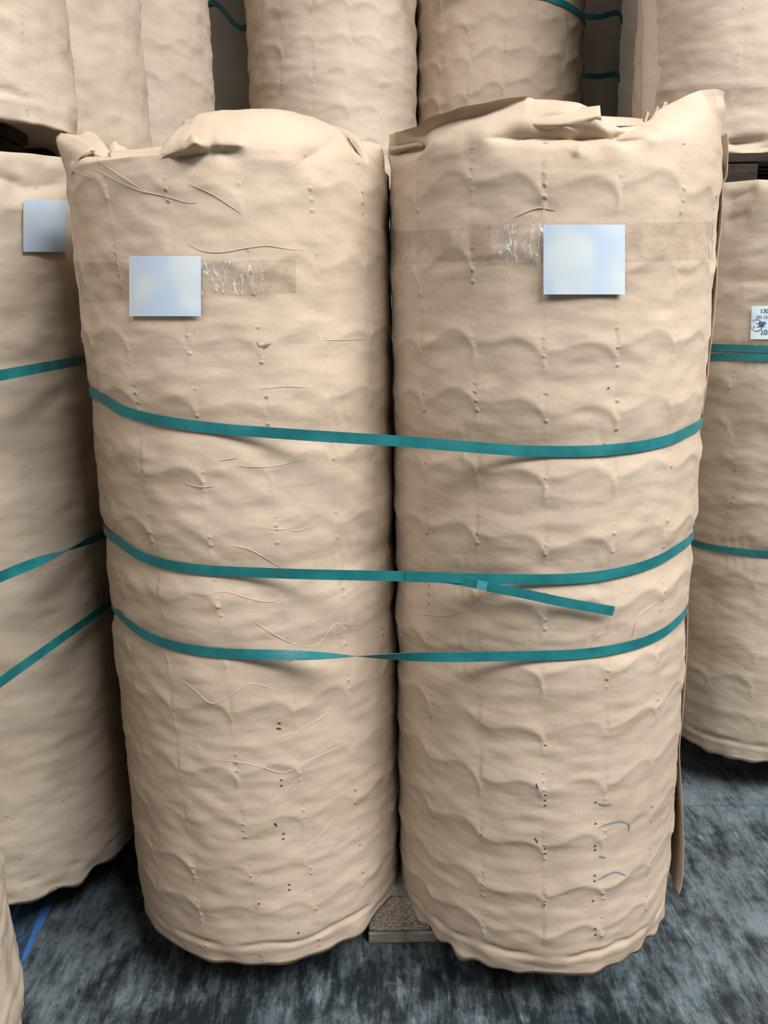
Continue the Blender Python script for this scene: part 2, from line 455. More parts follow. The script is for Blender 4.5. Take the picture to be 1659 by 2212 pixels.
def edge_collar(cxy, zb, pts, base_lean=.05, seed=0):
    """collar from measured rim points (px, py, lean, curl); random elsewhere"""
    W = Waves(seed, 12, .06, .3)
    A = []
    for px, py, ln, cu in pts:
        P = on_cyl(px, py, cxy, RAD-ln+cu)
        A.append((math.atan2(P[0]-cxy[0], cxy[1]-P[1]), P[2]-zb, ln, cu))
    A = np.array(sorted(A))
    def fn(th):
        ze = np.interp(th, A[:, 0], A[:, 1]); ln = np.interp(th, A[:, 0], A[:, 2]); cu = np.interp(th, A[:, 0], A[:, 3])
        lo, hi = A[0, 0], A[-1, 0]
        k = np.where(th < lo, sm((lo-th)/.25), np.where(th > hi, sm((th-hi)/.25), 0))
        ze = ze*(1-k)+k*(HC+.022+.008*W(th, 0*th)); ln = ln*(1-k)+k*base_lean; cu = cu*(1-k)
        return np.maximum(ze, HC+.004), ln, cu
    return fn
def fold(c, zb, p0, p1, A, wu, wd):
    q = []
    for px, py in (p0, p1):
        P = on_cyl(px, py, c, RAD-.005); q += [math.atan2(P[0]-c[0], c[1]-P[1]), P[2]-zb]
    return (q[0], q[1], q[2], q[3], A, wu, wd)
def strap_line(c, zb, pts):
    A = []
    for px, py in pts:
        P = on_cyl(px, py, c, RAD); A.append((math.atan2(P[0]-c[0], c[1]-P[1]), P[2]-zb))
    A = np.array(sorted(A))
    return lambda th: np.interp(th, A[:, 0], A[:, 1])

def row_heights(c, zb, x, ys): return sorted(float(on_cyl(x, y, c, RAD)[2]-zb) for y in ys)
S1L, S1R = [(192, 852), (240, 885), (320, 908), (470, 928), (640, 941)], [(845, 953), (1000, 963), (1150, 975), (1300, 975), (1400, 965), (1480, 946), (1510, 930)]
S2L, S2R = [(237, 1170), (270, 1195), (350, 1222), (470, 1235), (640, 1241)], [(845, 1245), (1000, 1249), (1180, 1253), (1300, 1248), (1400, 1226), (1470, 1198), (1486, 1185)]
S3L, S3R = [(246, 1335), (270, 1362), (340, 1394), (470, 1413), (560, 1416)], [(740, 1418), (1000, 1420), (1200, 1417), (1300, 1411), (1400, 1391), (1470, 1360), (1484, 1345)]

FLcol = edge_collar(cFL, ZB1, [(150, 350, .0, 0), (175, 338, .012, 0), (230, 340, .03, 0), (300, 341, .035, 0), (350, 337, .04, 0), (376, 327, .05, 0),
    (388, 296, .07, 0), (410, 268, .09, 0), (440, 247, .105, 0), (480, 238, .115, 0), (540, 236, .12, 0), (600, 240, .115, 0), (660, 249, .10, 0),
    (700, 262, .085, 0), (745, 284, .05, 0), (757, 300, .035, 0), (768, 326, .015, 0), (790, 350, .004, 0), (815, 372, 0, 0), (831, 388, 0, 0)], seed=11)
FRcol = edge_collar(cFR, ZB1, [(838, 292, .0, .0), (860, 284, .004, .0), (895, 273, .03, .022), (930, 252, .045, .035), (980, 236, .055, .04), (1040, 223, .06, .04), (1100, 211, .065, .035), (1138, 206, .07, .03),
    (1155, 214, .08, .004), (1200, 215, .08, 0), (1250, 223, .07, 0), (1270, 232, .06, 0), (1285, 250, .05, 0), (1300, 264, .045, 0), (1340, 274, .045, 0), (1380, 270, .05, 0), (1402, 260, .05, 0),
    (1422, 240, .055, 0), (1450, 222, .055, 0), (1480, 206, .045, 0), (1505, 196, .035, 0), (1535, 193, .015, 0), (1566, 197, 0, .002)], seed=12)
fl = lambda *a: fold(cFL, ZB1, *a)
fr = lambda *a: fold(cFR, ZB1, *a)
FLs = Roll(3, 520, 400, cell=.0038, wave=.0010, crum=.0005, straps=[strap_line(cFL, ZB1, S) for S in (S1L, S2L, S3L)], uoff=.30, tw=.44, rows=row_heights(cFL, ZB1, 520, [377, 545, 715, 848, 991, 1134, 1267, 1405, 1518, 1651, 1769, 1871, 1960]), collar=FLcol,
    pinches=[fl((370, 342), (525, 322), -.016, .007, .014), fl((455, 314), (535, 318), .009, .010, .007), fl((640, 355), (756, 288), -.010, .02, .016), fl((385, 330), (460, 312), .010, .010, .006), fl((520, 345), (640, 352), .004, .02, .015)])
FRs = Roll(8, 520, 400, cell=.0046, wave=.0007, crum=.0004, straps=[strap_line(cFR, ZB1, S) for S in (S1R, S2R, S3R)], uoff=.47, tw=.27, lo=.55, rows=row_heights(cFR, ZB1, 1130, [377, 556, 730, 868, 1011, 1155, 1293, 1431, 1554, 1672, 1795, 1907, 1999]), collar=FRcol,
    pinches=[fr((1050, 299), (1320, 297), -.030, .013, .007), fr((1225, 286), (1400, 303), -.030, .012, .007), fr((1325, 296), (1432, 258), -.020, .008, .010),
             fr((840, 334), (922, 318), -.032, .014, .008), fr((1145, 264), (1295, 224), -.013, .010, .018), fr((1185, 262), (1300, 296), .008, .006, .008), fr((1290, 318), (1420, 300), .006, .012, .01),
             fr((1240, 340), (1262, 300), .006, .008, .008), fr((930, 345), (1010, 330), .004, .02, .012)])
FLs.place(cFL, ZB1); FRs.place(cFR, ZB1)
mFL, mFR = FLs.build('front_wrapper_a'), FRs.build('front_wrapper_b')
GF = 'pair of wrapped rolls standing in front'
rFL = new_roll(FLs, mFL, M_kraft, cFL, ZB1, 'tall kraft-paper roll in front with domed crumpled top, left of the dark gap', GF)
rFR = new_roll(FRs, mFR, M_kraft, cFR, ZB1, 'tall kraft-paper roll in front with loose paper edge down its right side', GF)

# rolls around them
LLs = Roll(21, 300, 230, cell=.0016, wave=.0022, crum=.0006, straps=[1.08], voff=.3,
    collar=edge_collar(cLL, ZB1, [(0, 326, .01, 0), (60, 331, .01, 0), (130, 341, .01, 0)], seed=5),
    pinches=[fold(cLL, ZB1, (-40, 372), (55, 398), -.014, .012, .016), fold(cLL, ZB1, (10, 412), (140, 398), -.012, .014, .010), fold(cLL, ZB1, (0, 452), (70, 448), .005, .01, .01)])
LLs.place(cLL, ZB1); mLL = LLs.build('side_wrapper_a')
low = lambda th: (HC+.0*th, .03+0*th, 0*th)
rLL = new_roll(LLs, mLL, M_kraft_soft, cLL, ZB1, 'lower roll at the left with small blue label, three loose straps crossing it')
BLs = Roll(22, 240, 190, cell=.0010, wave=.0022, crum=.0016); BLs.place(cBL, ZB1); mBL = BLs.build('side_wrapper_b')
rBL = new_roll(BLs, mBL, M_kraft_soft, cBL, ZB1, 'nearest roll, only its edge showing in the bottom left corner')
RLs = Roll(23, 320, 240, cell=.0034, wave=.0014, crum=.0004, straps=[strap_line(cRL, ZB1, [(1540, 762), (1659, 765)]), strap_line(cRL, ZB1, [(1492, 1172), (1540, 1185), (1659, 1198)])], voff=.5,
    collar=edge_collar(cRL, ZB1, [(1560, 396, .02, 0), (1600, 391, .02, 0), (1640, 388, .02, 0), (1700, 392, .02, 0)], seed=6),
    pinches=[fold(cRL, ZB1, (1562, 440), (1640, 405), -.012, .02, .016), fold(cRL, ZB1, (1565, 480), (1625, 458), -.010, .01, .016), fold(cRL, ZB1, (1560, 610), (1690, 608), -.007, .02, .012)])
RLs.place(cRL, ZB1); mRL = RLs.build('side_wrapper_c')
rRL = new_roll(RLs, mRL, M_kraft_soft, cRL, ZB1, 'lower roll at the right edge with printed white label above a double strap')
RUs = Roll(24, 320, 240, collar=low, cell=.0016, wave=.0018, crum=.0005, voff=.2,
    pinches=[fold(cRU, ZB2, (1560, 312), (1665, 300), -.018, .010, .02), fold(cRU, ZB2, (1420, 200), (1659, 178), .003, .01, .01)])
RUs.place(cRU, ZB2); mRU = RUs.build('side_wrapper_d')
rRU = new_roll(RUs, mRU, M_kraft_soft, cRU, ZB2, 'upper roll at the right with crumpled bottom hem over the dark gap')
ULs = Roll(25, 300, 230, collar=low, cell=.0016, wave=.0026, crum=.0007, voff=.1); ULs.place(cUL1, ZB2); mUL = ULs.build('side_wrapper_e')
rU1 = new_roll(ULs, mUL, M_kraft_soft, cUL1, ZB2, 'upper roll in the top left corner, nearest of the upper left row')
rU2 = new_roll(ULs, mUL, M_kraft_soft, cUL2, ZB2, 'second upper roll from the left edge, pale and wrinkled', rz=1.9)
Gs = Roll(26, 300, 230, collar=low, lo=.6, cell=.0075, wave=.0008, crum=.0006, uoff=.1, voff=.4); mG = Gs.build('rear_wrapper_a'); Gs.place(cCR, ZB2)
G2 = Roll(27, 300, 230, collar=low, lo=.6, cell=.0055, wave=.0010, crum=.0006, uoff=.45, voff=.1); mG2 = G2.build('rear_wrapper_b')
rU3 = new_roll(G2, mG2, M_kraft_soft, cUL3, ZB2, 'third upper roll from the left edge, smooth and shaded', rz=2.0)
rCL = new_roll(G2, mG2, M_kraft, cCL, ZB2, 'upper roll behind the front pair, left of the two in the middle')
rCR = new_roll(Gs, mG, M_kraft, cCR, ZB2, 'upper roll behind the front pair with green strap at the top of the picture')
Hs = Roll(30, 128, 96, cell=.003, wave=.0016, crum=.0008); mH = Hs.build('far_wrapper')
GD = 'rolls deep in the dark of the stack'
rDL = new_roll(Hs, mH, M_kraft, cDL, ZB2, 'dark roll deep in the narrow gap left of the middle upper rolls', GD)
rDR = new_roll(Hs, mH, M_kraft, cDR, ZB2, 'dark roll deep in the gap right of the middle upper rolls', GD, .7)
rDR2 = new_roll(Hs, mH, M_kraft, cDR2, ZB2, 'farthest dark roll, a sliver beside the upper right roll', GD, 1.4)
GH = 'rolls hidden under the upper rolls'
ZB3 = ZB2+HC+.122
HLs = Roll(31, 96, 70, cell=.002, wave=.0005, crum=.0003, hemdrop=.0, collar=lambda th: (HC+.0*th, .03+0*th, 0*th)); mHL = HLs.build('hidden_wrapper')
cRW = ((1.64, 2.20), (2.22, 2.22), (2.80, 2.22))  # unseen rows added to keep side light out of the rear gaps
for c, wh in zip(cRW, ('first', 'second', 'third')):
    new_roll(HLs, mHL, M_kraft_soft, c, ZB1, wh+' added lower roll, unseen past the right edge of the picture', 'added light-blocking rolls beyond the right edge')
    new_roll(HLs, mHL, M_kraft_soft, (c[0]-.02, c[1]+.2), ZB2, wh+' added upper roll, unseen past the right edge of the picture', 'added light-blocking rolls beyond the right edge')
for c, wh in ((cUL1, 'nearest upper left roll'), (cUL2, 'second upper left roll'), (cUL3, 'third upper left roll'), (cCL, 'middle left upper roll'), (cCR, 'middle right upper roll'), (cRU, 'upper right roll'),
              ((1.6, 2.42), 'first roll past the right edge'), ((2.2, 2.42), 'second roll past the right edge')):
    new_roll(HLs, mHL, M_kraft_soft, c, ZB3, 'added third-level roll, unseen above the picture, on the '+wh, 'added light-blocking rolls above the top edge')  # unseen third level, added to block overhead light from the deep gaps
for c, wh in ((cFL2, 'directly behind the front left roll'), (cFR2, 'directly behind the front right roll'), (cUL2, 'under the second upper roll from the left'), (cUL3, 'under the third upper roll from the left'),
              (cCL, 'under the middle left upper roll'), (cCR, 'under the middle right upper roll'), (cDL, 'under the dark roll of the left gap'), (cDR, 'under the dark roll of the right gap'), (cDR2, 'under the farthest dark roll')):
    new_roll(HLs, mHL, M_kraft, c, ZB1, 'lower roll out of sight '+wh, GH)

# ------------------------------------------------------------------ pallets
def pallet(cx, y0, wx, wy, zb, h, label, m_board, m_block, cw=.130, bw=.145):
    o = empty('wooden_pallet', (cx, y0, zb)); tag(o, label, 'pallet', 'wooden pallets under the rolls')
    t = .021
    bx = (-wx/2+bw/2, 0, wx/2-bw/2)
    for x in bx: link('bottom_board', box_mesh('bottom_board', x-bw/2, x+bw/2, 0, wy, 0, .025, .002), m_board, o)
    hb = h-.025-t
    for x in bx:
        for yy in (.0, wy/2-.06, wy-.12):
            link('block', box_mesh('block', x-cw/2-.006, x+cw/2-.006, yy+.004, yy+.124, .025, .025+hb, .004), m_block, o)
    n = 6; g = (wy-n*.1)/(n-1)
    for i in range(n):
        link('deck_board', box_mesh('deck_board', -wx/2, wx/2, i*(.1+g), i*(.1+g)+.1, .025+hb, h, .002), m_board, o)
    return o
pallet(.0235, 1.456, .80, .80, 0, PAL, 'wooden pallet with chipboard block showing between the front rolls', M_wood, M_chip)
pallet(-1.18, .95, .60, .92, 0, PAL, 'wooden pallet in shadow under the left lower rolls', M_wood, M_chip)
pallet(1.95, 2.19, 1.94, .60, 0, PAL, 'wooden pallet in shadow under the right lower roll', M_wood, M_chip)
pallet(-.85, 2.15, .46, .90, 0, PAL, 'wooden pallet under the lower rolls hidden behind the front left roll', M_wood, M_chip)
pallet(.135, 2.80, .80, .46, 0, PAL, 'wooden pallet under the lower rolls hidden behind the front pair', M_wood, M_chip)
ZPU = ZT1+.0005; HPU = ZB2-ZPU-.0005
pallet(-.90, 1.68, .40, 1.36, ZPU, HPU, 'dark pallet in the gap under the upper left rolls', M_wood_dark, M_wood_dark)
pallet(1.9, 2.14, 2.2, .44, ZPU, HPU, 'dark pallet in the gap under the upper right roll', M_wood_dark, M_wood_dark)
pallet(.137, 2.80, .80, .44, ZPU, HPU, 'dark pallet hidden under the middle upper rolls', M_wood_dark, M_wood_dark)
ZP3 = ZB2+HC+.0005; HP3 = ZB3-ZP3-.0005  # unseen pallets that carry the added third level
pallet(-.85, 1.56, .46, 1.50, ZP3, HP3, 'added dark pallet, unseen above the picture, on the upper left rolls', M_wood_dark, M_wood_dark)
pallet(1.6, 2.2, 1.7, .44, ZP3, HP3, 'added dark pallet, unseen above the picture, on the upper right rolls', M_wood_dark, M_wood_dark)
pallet(.137, 2.80, .80, .44, ZP3, HP3, 'added dark pallet, unseen above the picture, on the middle upper rolls', M_wood_dark, M_wood_dark)
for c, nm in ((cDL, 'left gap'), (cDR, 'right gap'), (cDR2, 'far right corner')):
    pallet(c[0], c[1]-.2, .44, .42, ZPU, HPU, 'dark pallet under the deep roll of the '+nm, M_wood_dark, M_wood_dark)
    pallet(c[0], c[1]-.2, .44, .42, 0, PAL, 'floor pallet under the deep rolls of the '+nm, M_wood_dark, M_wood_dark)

# ------------------------------------------------------------------ straps
def hull_path(circles, r, n=240):
    pts = []
    for c in circles:
        for k in range(n):
            a = 2*PI*k/n; pts.append((c[0]+r*math.cos(a), c[1]+r*math.sin(a)))
    pts = sorted(set(pts))
    def half(p):
        h = []
        for q in p:
            while len(h) > 1 and (h[-1][0]-h[-2][0])*(q[1]-h[-2][1])-(h[-1][1]-h[-2][1])*(q[0]-h[-2][0]) <= 0: h.pop()
            h.append(q)
        return h
    H = half(pts)[:-1]+half(pts[::-1])[:-1]
    H = np.array(H)                                  # counter-clockwise
    seg = np.linalg.norm(np.roll(H, -1, 0)-H, axis=1); s = np.concatenate([[0], np.cumsum(seg)])
    L = s[-1]; m = int(L/.008); q = np.linspace(0, L, m, endpoint=False)
    Hc = np.vstack([H, H[:1]])
    return np.stack([np.interp(q, s, Hc[:, 0]), np.interp(q, s, Hc[:, 1])], -1)
def ribbon(name, P, width, thick=.0009, twist=None, closed=True, normals=None, mat=None, parent=None):
    P = np.asarray(P, float); n = len(P)
    T = (np.roll(P, -1, 0)-np.roll(P, 1, 0)) if closed else np.gradient(P, axis=0)
    T /= np.linalg.norm(T, axis=1)[:, None]
    if normals is None:
        N = np.stack([T[:, 1], -T[:, 0], 0*T[:, 0]], -1)
    else: N = np.asarray(normals, float)
    N /= np.linalg.norm(N, axis=1)[:, None]
    B = np.cross(T, N); B /= np.linalg.norm(B, axis=1)[:, None]; N = np.cross(B, T)
    ph = np.zeros(n) if twist is None else np.asarray(twist)
    Wd = B*np.cos(ph)[:, None]+N*np.sin(ph)[:, None]; Nd = N*np.cos(ph)[:, None]-B*np.sin(ph)[:, None]
    h = width/2; e = thick/2
    ring = [P-Wd*h-Nd*e, P-Wd*h*.0-Nd*e, P+Wd*h-Nd*e, P+Wd*h+Nd*e, P+Nd*e*1.2, P-Wd*h+Nd*e]
    V = np.stack(ring, 1).reshape(-1, 3); k = 6; F = []; me = bpy.data.meshes.new(name)
    m = n if closed else n-1
    for i in range(m):
        j = (i+1) % n
        for a in range(k):
            b = (a+1) % k; F.append((i*k+a, j*k+a, j*k+b, i*k+b))
    if not closed: F.append(tuple(range(k-1, -1, -1))); F.append(tuple((n-1)*k+a for a in range(k)))
    me.from_pydata([tuple(v) for v in V], [], F)
    l = me.uv_layers.new(name='cells')
    s = np.arange(n+1)*3.0; vv = [0, 2.5, 5, 5, 2.5, 0]
    buf = []
    for fi, f in enumerate(F):
        if fi < m*k:
            i, a = divmod(fi, k); b = (a+1) % k
            buf += [s[i], vv[a], s[i+1], vv[a], s[i+1], vv[b], s[i], vv[b]]
        else: buf += [0, 0]*len(f)
    l.data.foreach_set('uv', buf)
    me.update()
    return link(name, me, mat or M_strap, parent)
def zpath(P2, known, default=None):
    """height along a closed path from known (x, y, z) samples, by arc position"""
    d = np.linalg.norm(np.roll(P2, -1, 0)-P2, axis=1); s = np.concatenate([[0], np.cumsum(d)[:-1]]); L = d.sum()
    K = []
    for x, y, z in known:
        i = int(np.argmin((P2[:, 0]-x)**2+(P2[:, 1]-y)**2)); K.append((s[i], z))
    K = sorted(K); ks = np.array([k[0] for k in K]); kz = np.array([k[1] for k in K])
    ks = np.concatenate([ks-L, ks, ks+L]); kz = np.tile(kz, 3)
    z = np.interp(s, ks, kz)
    ker = np.ones(7)/7
    return np.convolve(np.concatenate([z[-3:], z, z[:3]]), ker, 'valid')

def curtain(path, px, py):
    d = ray(px, py); b = math.atan2(d[0], d[1]); pb = np.arctan2(path[:, 0], path[:, 1]); rg = np.hypot(path[:, 0], path[:, 1])
    db = np.abs(pb-b); ok = np.where((db < db.min()+.012))[0]; i = ok[np.argmin(rg[ok])]
    return (path[i, 0], path[i, 1], CAMH+d[2]/math.hypot(d[0], d[1])*rg[i])
STRAPR = RAD-.0012
four = (cFL, cFR, cFL2, cFR2)
path4 = hull_path(four, STRAPR+.0008)
def front_strap(L, R_, label, twist=None):
    kn = [curtain(path4, px, py) for px, py in L+R_]
    z = zpath(path4, kn)
    P = np.column_stack([path4, z])
    o = empty('green_strap', (float(P[:, 0].mean()), float(P[:, 1].mean()), float(z.mean())))
    tag(o, label, 'strap', 'green straps round the front rolls')
    tw = twist(P) if twist else None
    b = ribbon('band', P-np.array(o.location), .0172, twist=tw, parent=o)
    return o, P
o1, P1 = front_strap(S1L, S1R, 'topmost green woven strap across the two front rolls')
o2, P2_ = front_strap(S2L, S2R, 'middle green strap on the front rolls with a loose hanging tail')
def tw3(P):
    # the free span over the gap carries half a turn
    xa, xb = on_y(470, 1415, 1.27)[0], on_y(985, 1420, 1.24)[0]
    f = sm((P[:, 0]-xa)/(xb-xa))
    front = P[:, 1] < 1.5
    return np.where(front, f*PI, 0)*(front)+np.where(~front & (P[:, 0] > 0.0), PI, 0)
o3, P3 = front_strap(S3L, S3R, 'lowest green strap across the front rolls with a half twist', tw3)
# loose tail of the middle strap
tail_px = [(960, 1249, -.006), (992, 1251, -.004), (1025, 1257, .0005), (1075, 1269, .007), (1150, 1284, .018), (1240, 1303, .022), (1345, 1322, .024)]
TP, TN = [], []
for px, py, off in tail_px:
    q_ = curtain(path4, px, py); P = np.array([q_[0], q_[1], q_[2]])*1.0; P = CO+(P-CO)*(1-off*.75/1.25); TP.append(P); TN.append((P[0]-cFR[0], P[1]-cFR[1], 0))
TP = catmull(TP, 8); TN = catmull(TN, 8)
tail = ribbon('tail', TP-np.array(o2.location), .0160, closed=False, normals=TN, parent=o2)
i0, i1 = 20, 24
ribbon('weld', TP[i0:i1]+TN[i0:i1]/np.linalg.norm(TN[i0:i1], axis=1)[:, None]*.0009-np.array(o2.location), .0150, thick=.0008, closed=False, normals=TN[i0:i1], mat=M_weld, parent=tail)
# overlapped strap end by the weld
ix = [i for i in range(len(P2_)) if P2_[i, 1] < 1.5 and on_y(868, 1243, 1.235)[0] < P2_[i, 0] < on_y(985, 1246, 1.235)[0]]
EP = P2_[ix]+np.array([0, -.0012, .0008])
ribbon('overlap', EP-np.array(o2.location), .0174, closed=False, parent=o2)

# straps of the left pair: free spans between the two rolls
pathL = hull_path((cLL, cBL), RAD+.004)
def left_strap(pa, pb, label, twist=None):
    A, B = on_x(*pa, -.598), on_x(*pb, -.590)
    z = zpath(pathL, [(A[0], A[1], A[2]), (B[0], B[1], B[2]), (-1.15, 1.7, B[2]), (-1.15, 1.06, A[2])])
    P = np.column_stack([pathL, z])
    o = empty('green_strap', tuple(float(v) for v in P.mean(0))); tag(o, label, 'strap', 'green straps round the left rolls')
    ribbon('band', P-np.array(o.location), .0172, twist=twist(P) if twist else None, parent=o)
left_strap((0, 812), (180, 777), 'top green strap on the left lower roll, under its blue label')
def twl(P):
    f = sm((P[:, 1]-1.20)/(1.68-1.20)); right = P[:, 0] > -.75
    return np.where(right, f*PI, 0)+np.where(~right & (P[:, 1] > 1.4), PI, 0)
left_strap((0, 1250), (228, 1153), 'middle green strap on the left lower roll, twisted thin', twl)
left_strap((0, 1482), (240, 1302), 'lowest green strap on the left lower roll, steeply slanting')

def loop_strap(circs, known, label, group, r=RAD+.0062, width=.0172):
    p = hull_path(circs, r); z = zpath(p, known); P = np.column_stack([p, z])
    o = empty('green_strap', tuple(float(v) for v in P.mean(0))); tag(o, label, 'strap', group)
    ribbon('band', P-np.array(o.location), width, parent=o)
def kn(c, pts): return [tuple(on_cyl(px, py, c, RAD)) for px, py in pts]
GR = 'green straps round the right lower roll'
loop_strap((cRL,), kn(cRL, [(1540, 751), (1600, 752), (1659, 755)]), 'upper of two close green straps below the printed label', GR, RAD-.001)
loop_strap((cRL,), kn(cRL, [(1540, 771), (1600, 771), (1659, 773)]), 'lower of two close green straps below the printed label', GR, RAD+.0015)
loop_strap((cRL,), kn(cRL, [(1492, 1172), (1540, 1184), (1600, 1192), (1659, 1198)]), 'single green strap low on the right lower roll', GR, RAD-.001)
GB = 'green straps on the rear rolls'
loop_strap((cCL, cCR), kn(cCR, [(1190, 1), (1225, 14), (1256, 40)])+[(-.143, 2.715, 2.36), (-.418, 2.99, 2.40)], 'green strap at the top edge on the middle right upper roll', GB, width=.018)
loop_strap((cDL,), kn(cDL, [(470, 4), (490, 30), (512, 62)]), 'dark green strap slanting in the narrow gap left of the middle rolls', GB, width=.02)
loop_strap((cDR,), kn(cDR, [(1290, 38), (1330, 26)]), 'upper dark green strap in the gap right of the middle rolls', GB, width=.02)
loop_strap((cDR,), kn(cDR, [(1290, 166), (1330, 158)]), 'lower dark green strap in the gap right of the middle rolls', GB, width=.02)

# ------------------------------------------------------------------ labels, tape, creases and marks on the paper
def drape(name, roll, root, quad, nu, nv, off, mat, follow=True, thick=.0004):
    """sheet laid on a roll's surface; quad = 4 measured corners (tl, tr, br, bl)"""
    tl, tr, br, bl = [np.array(q, float) for q in quad]
    a, b = np.meshgrid(np.linspace(0, 1, nu+1), np.linspace(0, 1, nv+1)); a = a[..., None]; b = b[..., None]
    q = (tl*(1-a)+tr*a)*(1-b)+(bl*(1-a)+br*a)*b; sh = q.shape[:2]; q = q.reshape(-1, 2)
    org = np.array([roll.c[0], roll.c[1], roll.zb])
    if follow: P = roll.on(q[:, 0], q[:, 1], off)
    else:
        th, z = roll.hit(q[:, 0], q[:, 1]); R0 = float(roll.rad(th, z).max())
        P = np.array([on_cyl(x, y, roll.c, R0+off)-org for x, y in q]); roll.flat = R0+off
    P = P.reshape(sh+(3,))
    me = grid_mesh(name, np.array(P)[::-1])
    o = link(name, me, mat, root)
    return o
drape('packing_tape', FLs, rFL, [(163, 566), (640, 560), (640, 632), (176, 654)], 60, 10, .0006, M_tape)
drape('packing_tape', FLs, rFL, [(430, 566), (568, 558), (572, 634), (436, 642)], 24, 12, .0016, M_tape_white)
drape('packing_tape', FLs, rFL, [(163, 568), (174, 566), (184, 652), (172, 655)], 4, 10, .0014, M_tape_white)
drape('blank_label', FLs, rFL, [(279, 553), (434, 553), (434, 683), (279, 683)], 16, 14, .0022, M_label, False)
drape('packing_tape', FRs, rFR, [(842, 500), (1060, 488), (1062, 560), (843, 574)], 34, 10, .0006, M_tape)
drape('packing_tape', FRs, rFR, [(1010, 484), (1545, 478), (1540, 560), (1020, 574)], 60, 10, .0010, M_tape)
drape('packing_tape', FRs, rFR, [(1060, 485), (1180, 482), (1180, 560), (1075, 575)], 20, 12, .0018, M_tape_white)
drape('packing_tape', FRs, rFR, [(1528, 500), (1549, 480), (1542, 545), (1530, 560)], 6, 10, .0016, M_tape_white)
drape('blank_label', FRs, rFR, [(1174, 485), (1350, 485), (1350, 636), (1174, 636)], 16, 14, .0022, M_label, False)
drape('blank_label', LLs, rLL, [(50, 433), (144, 433), (144, 544), (50, 544)], 12, 12, .0022, M_label_b, False)
drape('packing_tape', RUs, rRU, [(1395, 196), (1659, 186), (1659, 222), (1396, 250)], 30, 8, .0012, M_tape)

# printed label on the right lower roll
pl = drape('printed_label', RLs, rRL, [(1624, 661), (1700, 661), (1698, 733), (1621, 733)], 10, 8, .0022, M_label_w, False)
def glyph_text(txt, px, py, hpx, bold, serif):
    cu = bpy.data.curves.new('lettering', 'FONT'); cu.body = txt; cu.size = 1.0; cu.offset = bold
    tmp = bpy.data.objects.new('lettering', cu); C.objects.link(tmp)
    dg = bpy.context.evaluated_depsgraph_get(); me0 = tmp.evaluated_get(dg).to_mesh()
    V = [tuple(v.co) for v in me0.vertices]; F = [tuple(p.vertices) for p in me0.polygons]
    bpy.data.objects.remove(tmp, do_unlink=True)
    xs = [v[0] for v in V]; hgt = max(v[1] for v in V)
    for (x0_, x1_, y0_, y1_) in serif:
        b = len(V); V += [(x0_, y0_, 0), (x1_, y0_, 0), (x1_, y1_, 0), (x0_, y1_, 0)]; F.append((b, b+1, b+2, b+3))
    out = []
    for x, y, _ in V:
        k = hpx/hgt
        Q = on_cyl(px+x*k, py-y*k, cRL, RLs.flat+.0008); out.append(Q-np.array([cRL[0], cRL[1], ZB1]))
    o = link('lettering', mesh('lettering', out, F, False), M_print, pl)
    o.parent = pl
glyph_text('130', 1642, 676, 9, .012, [(.06, .42, 0, .05)])
glyph_text('5H 133', 1634, 688, 6.5, .008, [(.58, .86, 0, .05), (.58, .86, .66, .71), (.98, 1.25, 0, .05), (.98, 1.25, .66, .71)])
glyph_text('SP', 1639, 706, 11, .03, [(.60, .95, 0, .06), (.60, .85, .65, .71)])
glyph_text('105', 1642, 723, 11, .012, [(.06, .42, 0, .05)])
def stroke(name, roll, root, pts, wpx, mat, off=.0007, follow=True, steps=5, hgt=0.0, base=RAD):
    """thin mark or raised crease along measured points on a roll's paper"""
    q = catmull(np.array(pts, float), steps); n = len(q); V = []; F = []
    T = np.gradient(q, axis=0); T /= np.linalg.norm(T, axis=1)[:, None]; N = np.stack([-T[:, 1], T[:, 0]], -1)
    org = np.array([roll.c[0], roll.c[1], roll.zb])
    e = np.sin(PI*np.clip((np.arange(n)+.35)/(n-.3), 0, 1))**.6
    cols = []
    for k in (-1, 0, 1):
        p = q+N*(wpx*.5*k*e)[:, None]
        o_ = off+(hgt*e if k == 0 else -.0003*(hgt > 0)+0*e)
        if follow: cols.append(roll.on(p[:, 0], p[:, 1], o_))
        else: cols.append(np.array([on_cyl(x, y, roll.c, base+oo)-org for (x, y), oo in zip(p, o_)]))
    V = np.stack(cols, 1).reshape(-1, 3)
    for i in range(n-1):
        for k in (0, 1): F.append((i*3+k, i*3+k+1, i*3+k+4, i*3+k+3))
    return link(name, mesh(name, V, F, True), mat, root)
circ = [(1634+12.5*math.cos(a), 703+12.5*math.sin(a)) for a in np.linspace(-2.6, 3.4, 15)]
s_ = stroke('stamp_ring', RLs, rRL, circ, 1.6, M_print, .0009, False, 3, 0.0, RLs.flat); s_.parent = pl
for pts in ([(1634, 708), (1641, 704), (1640, 699), (1634, 700)], [(1628, 710), (1629, 704)]):
    s_ = stroke('stamp_mark', RLs, rRL, pts, 2.2, M_print, .0009, False, 3, 0.0, RLs.flat); s_.parent = pl

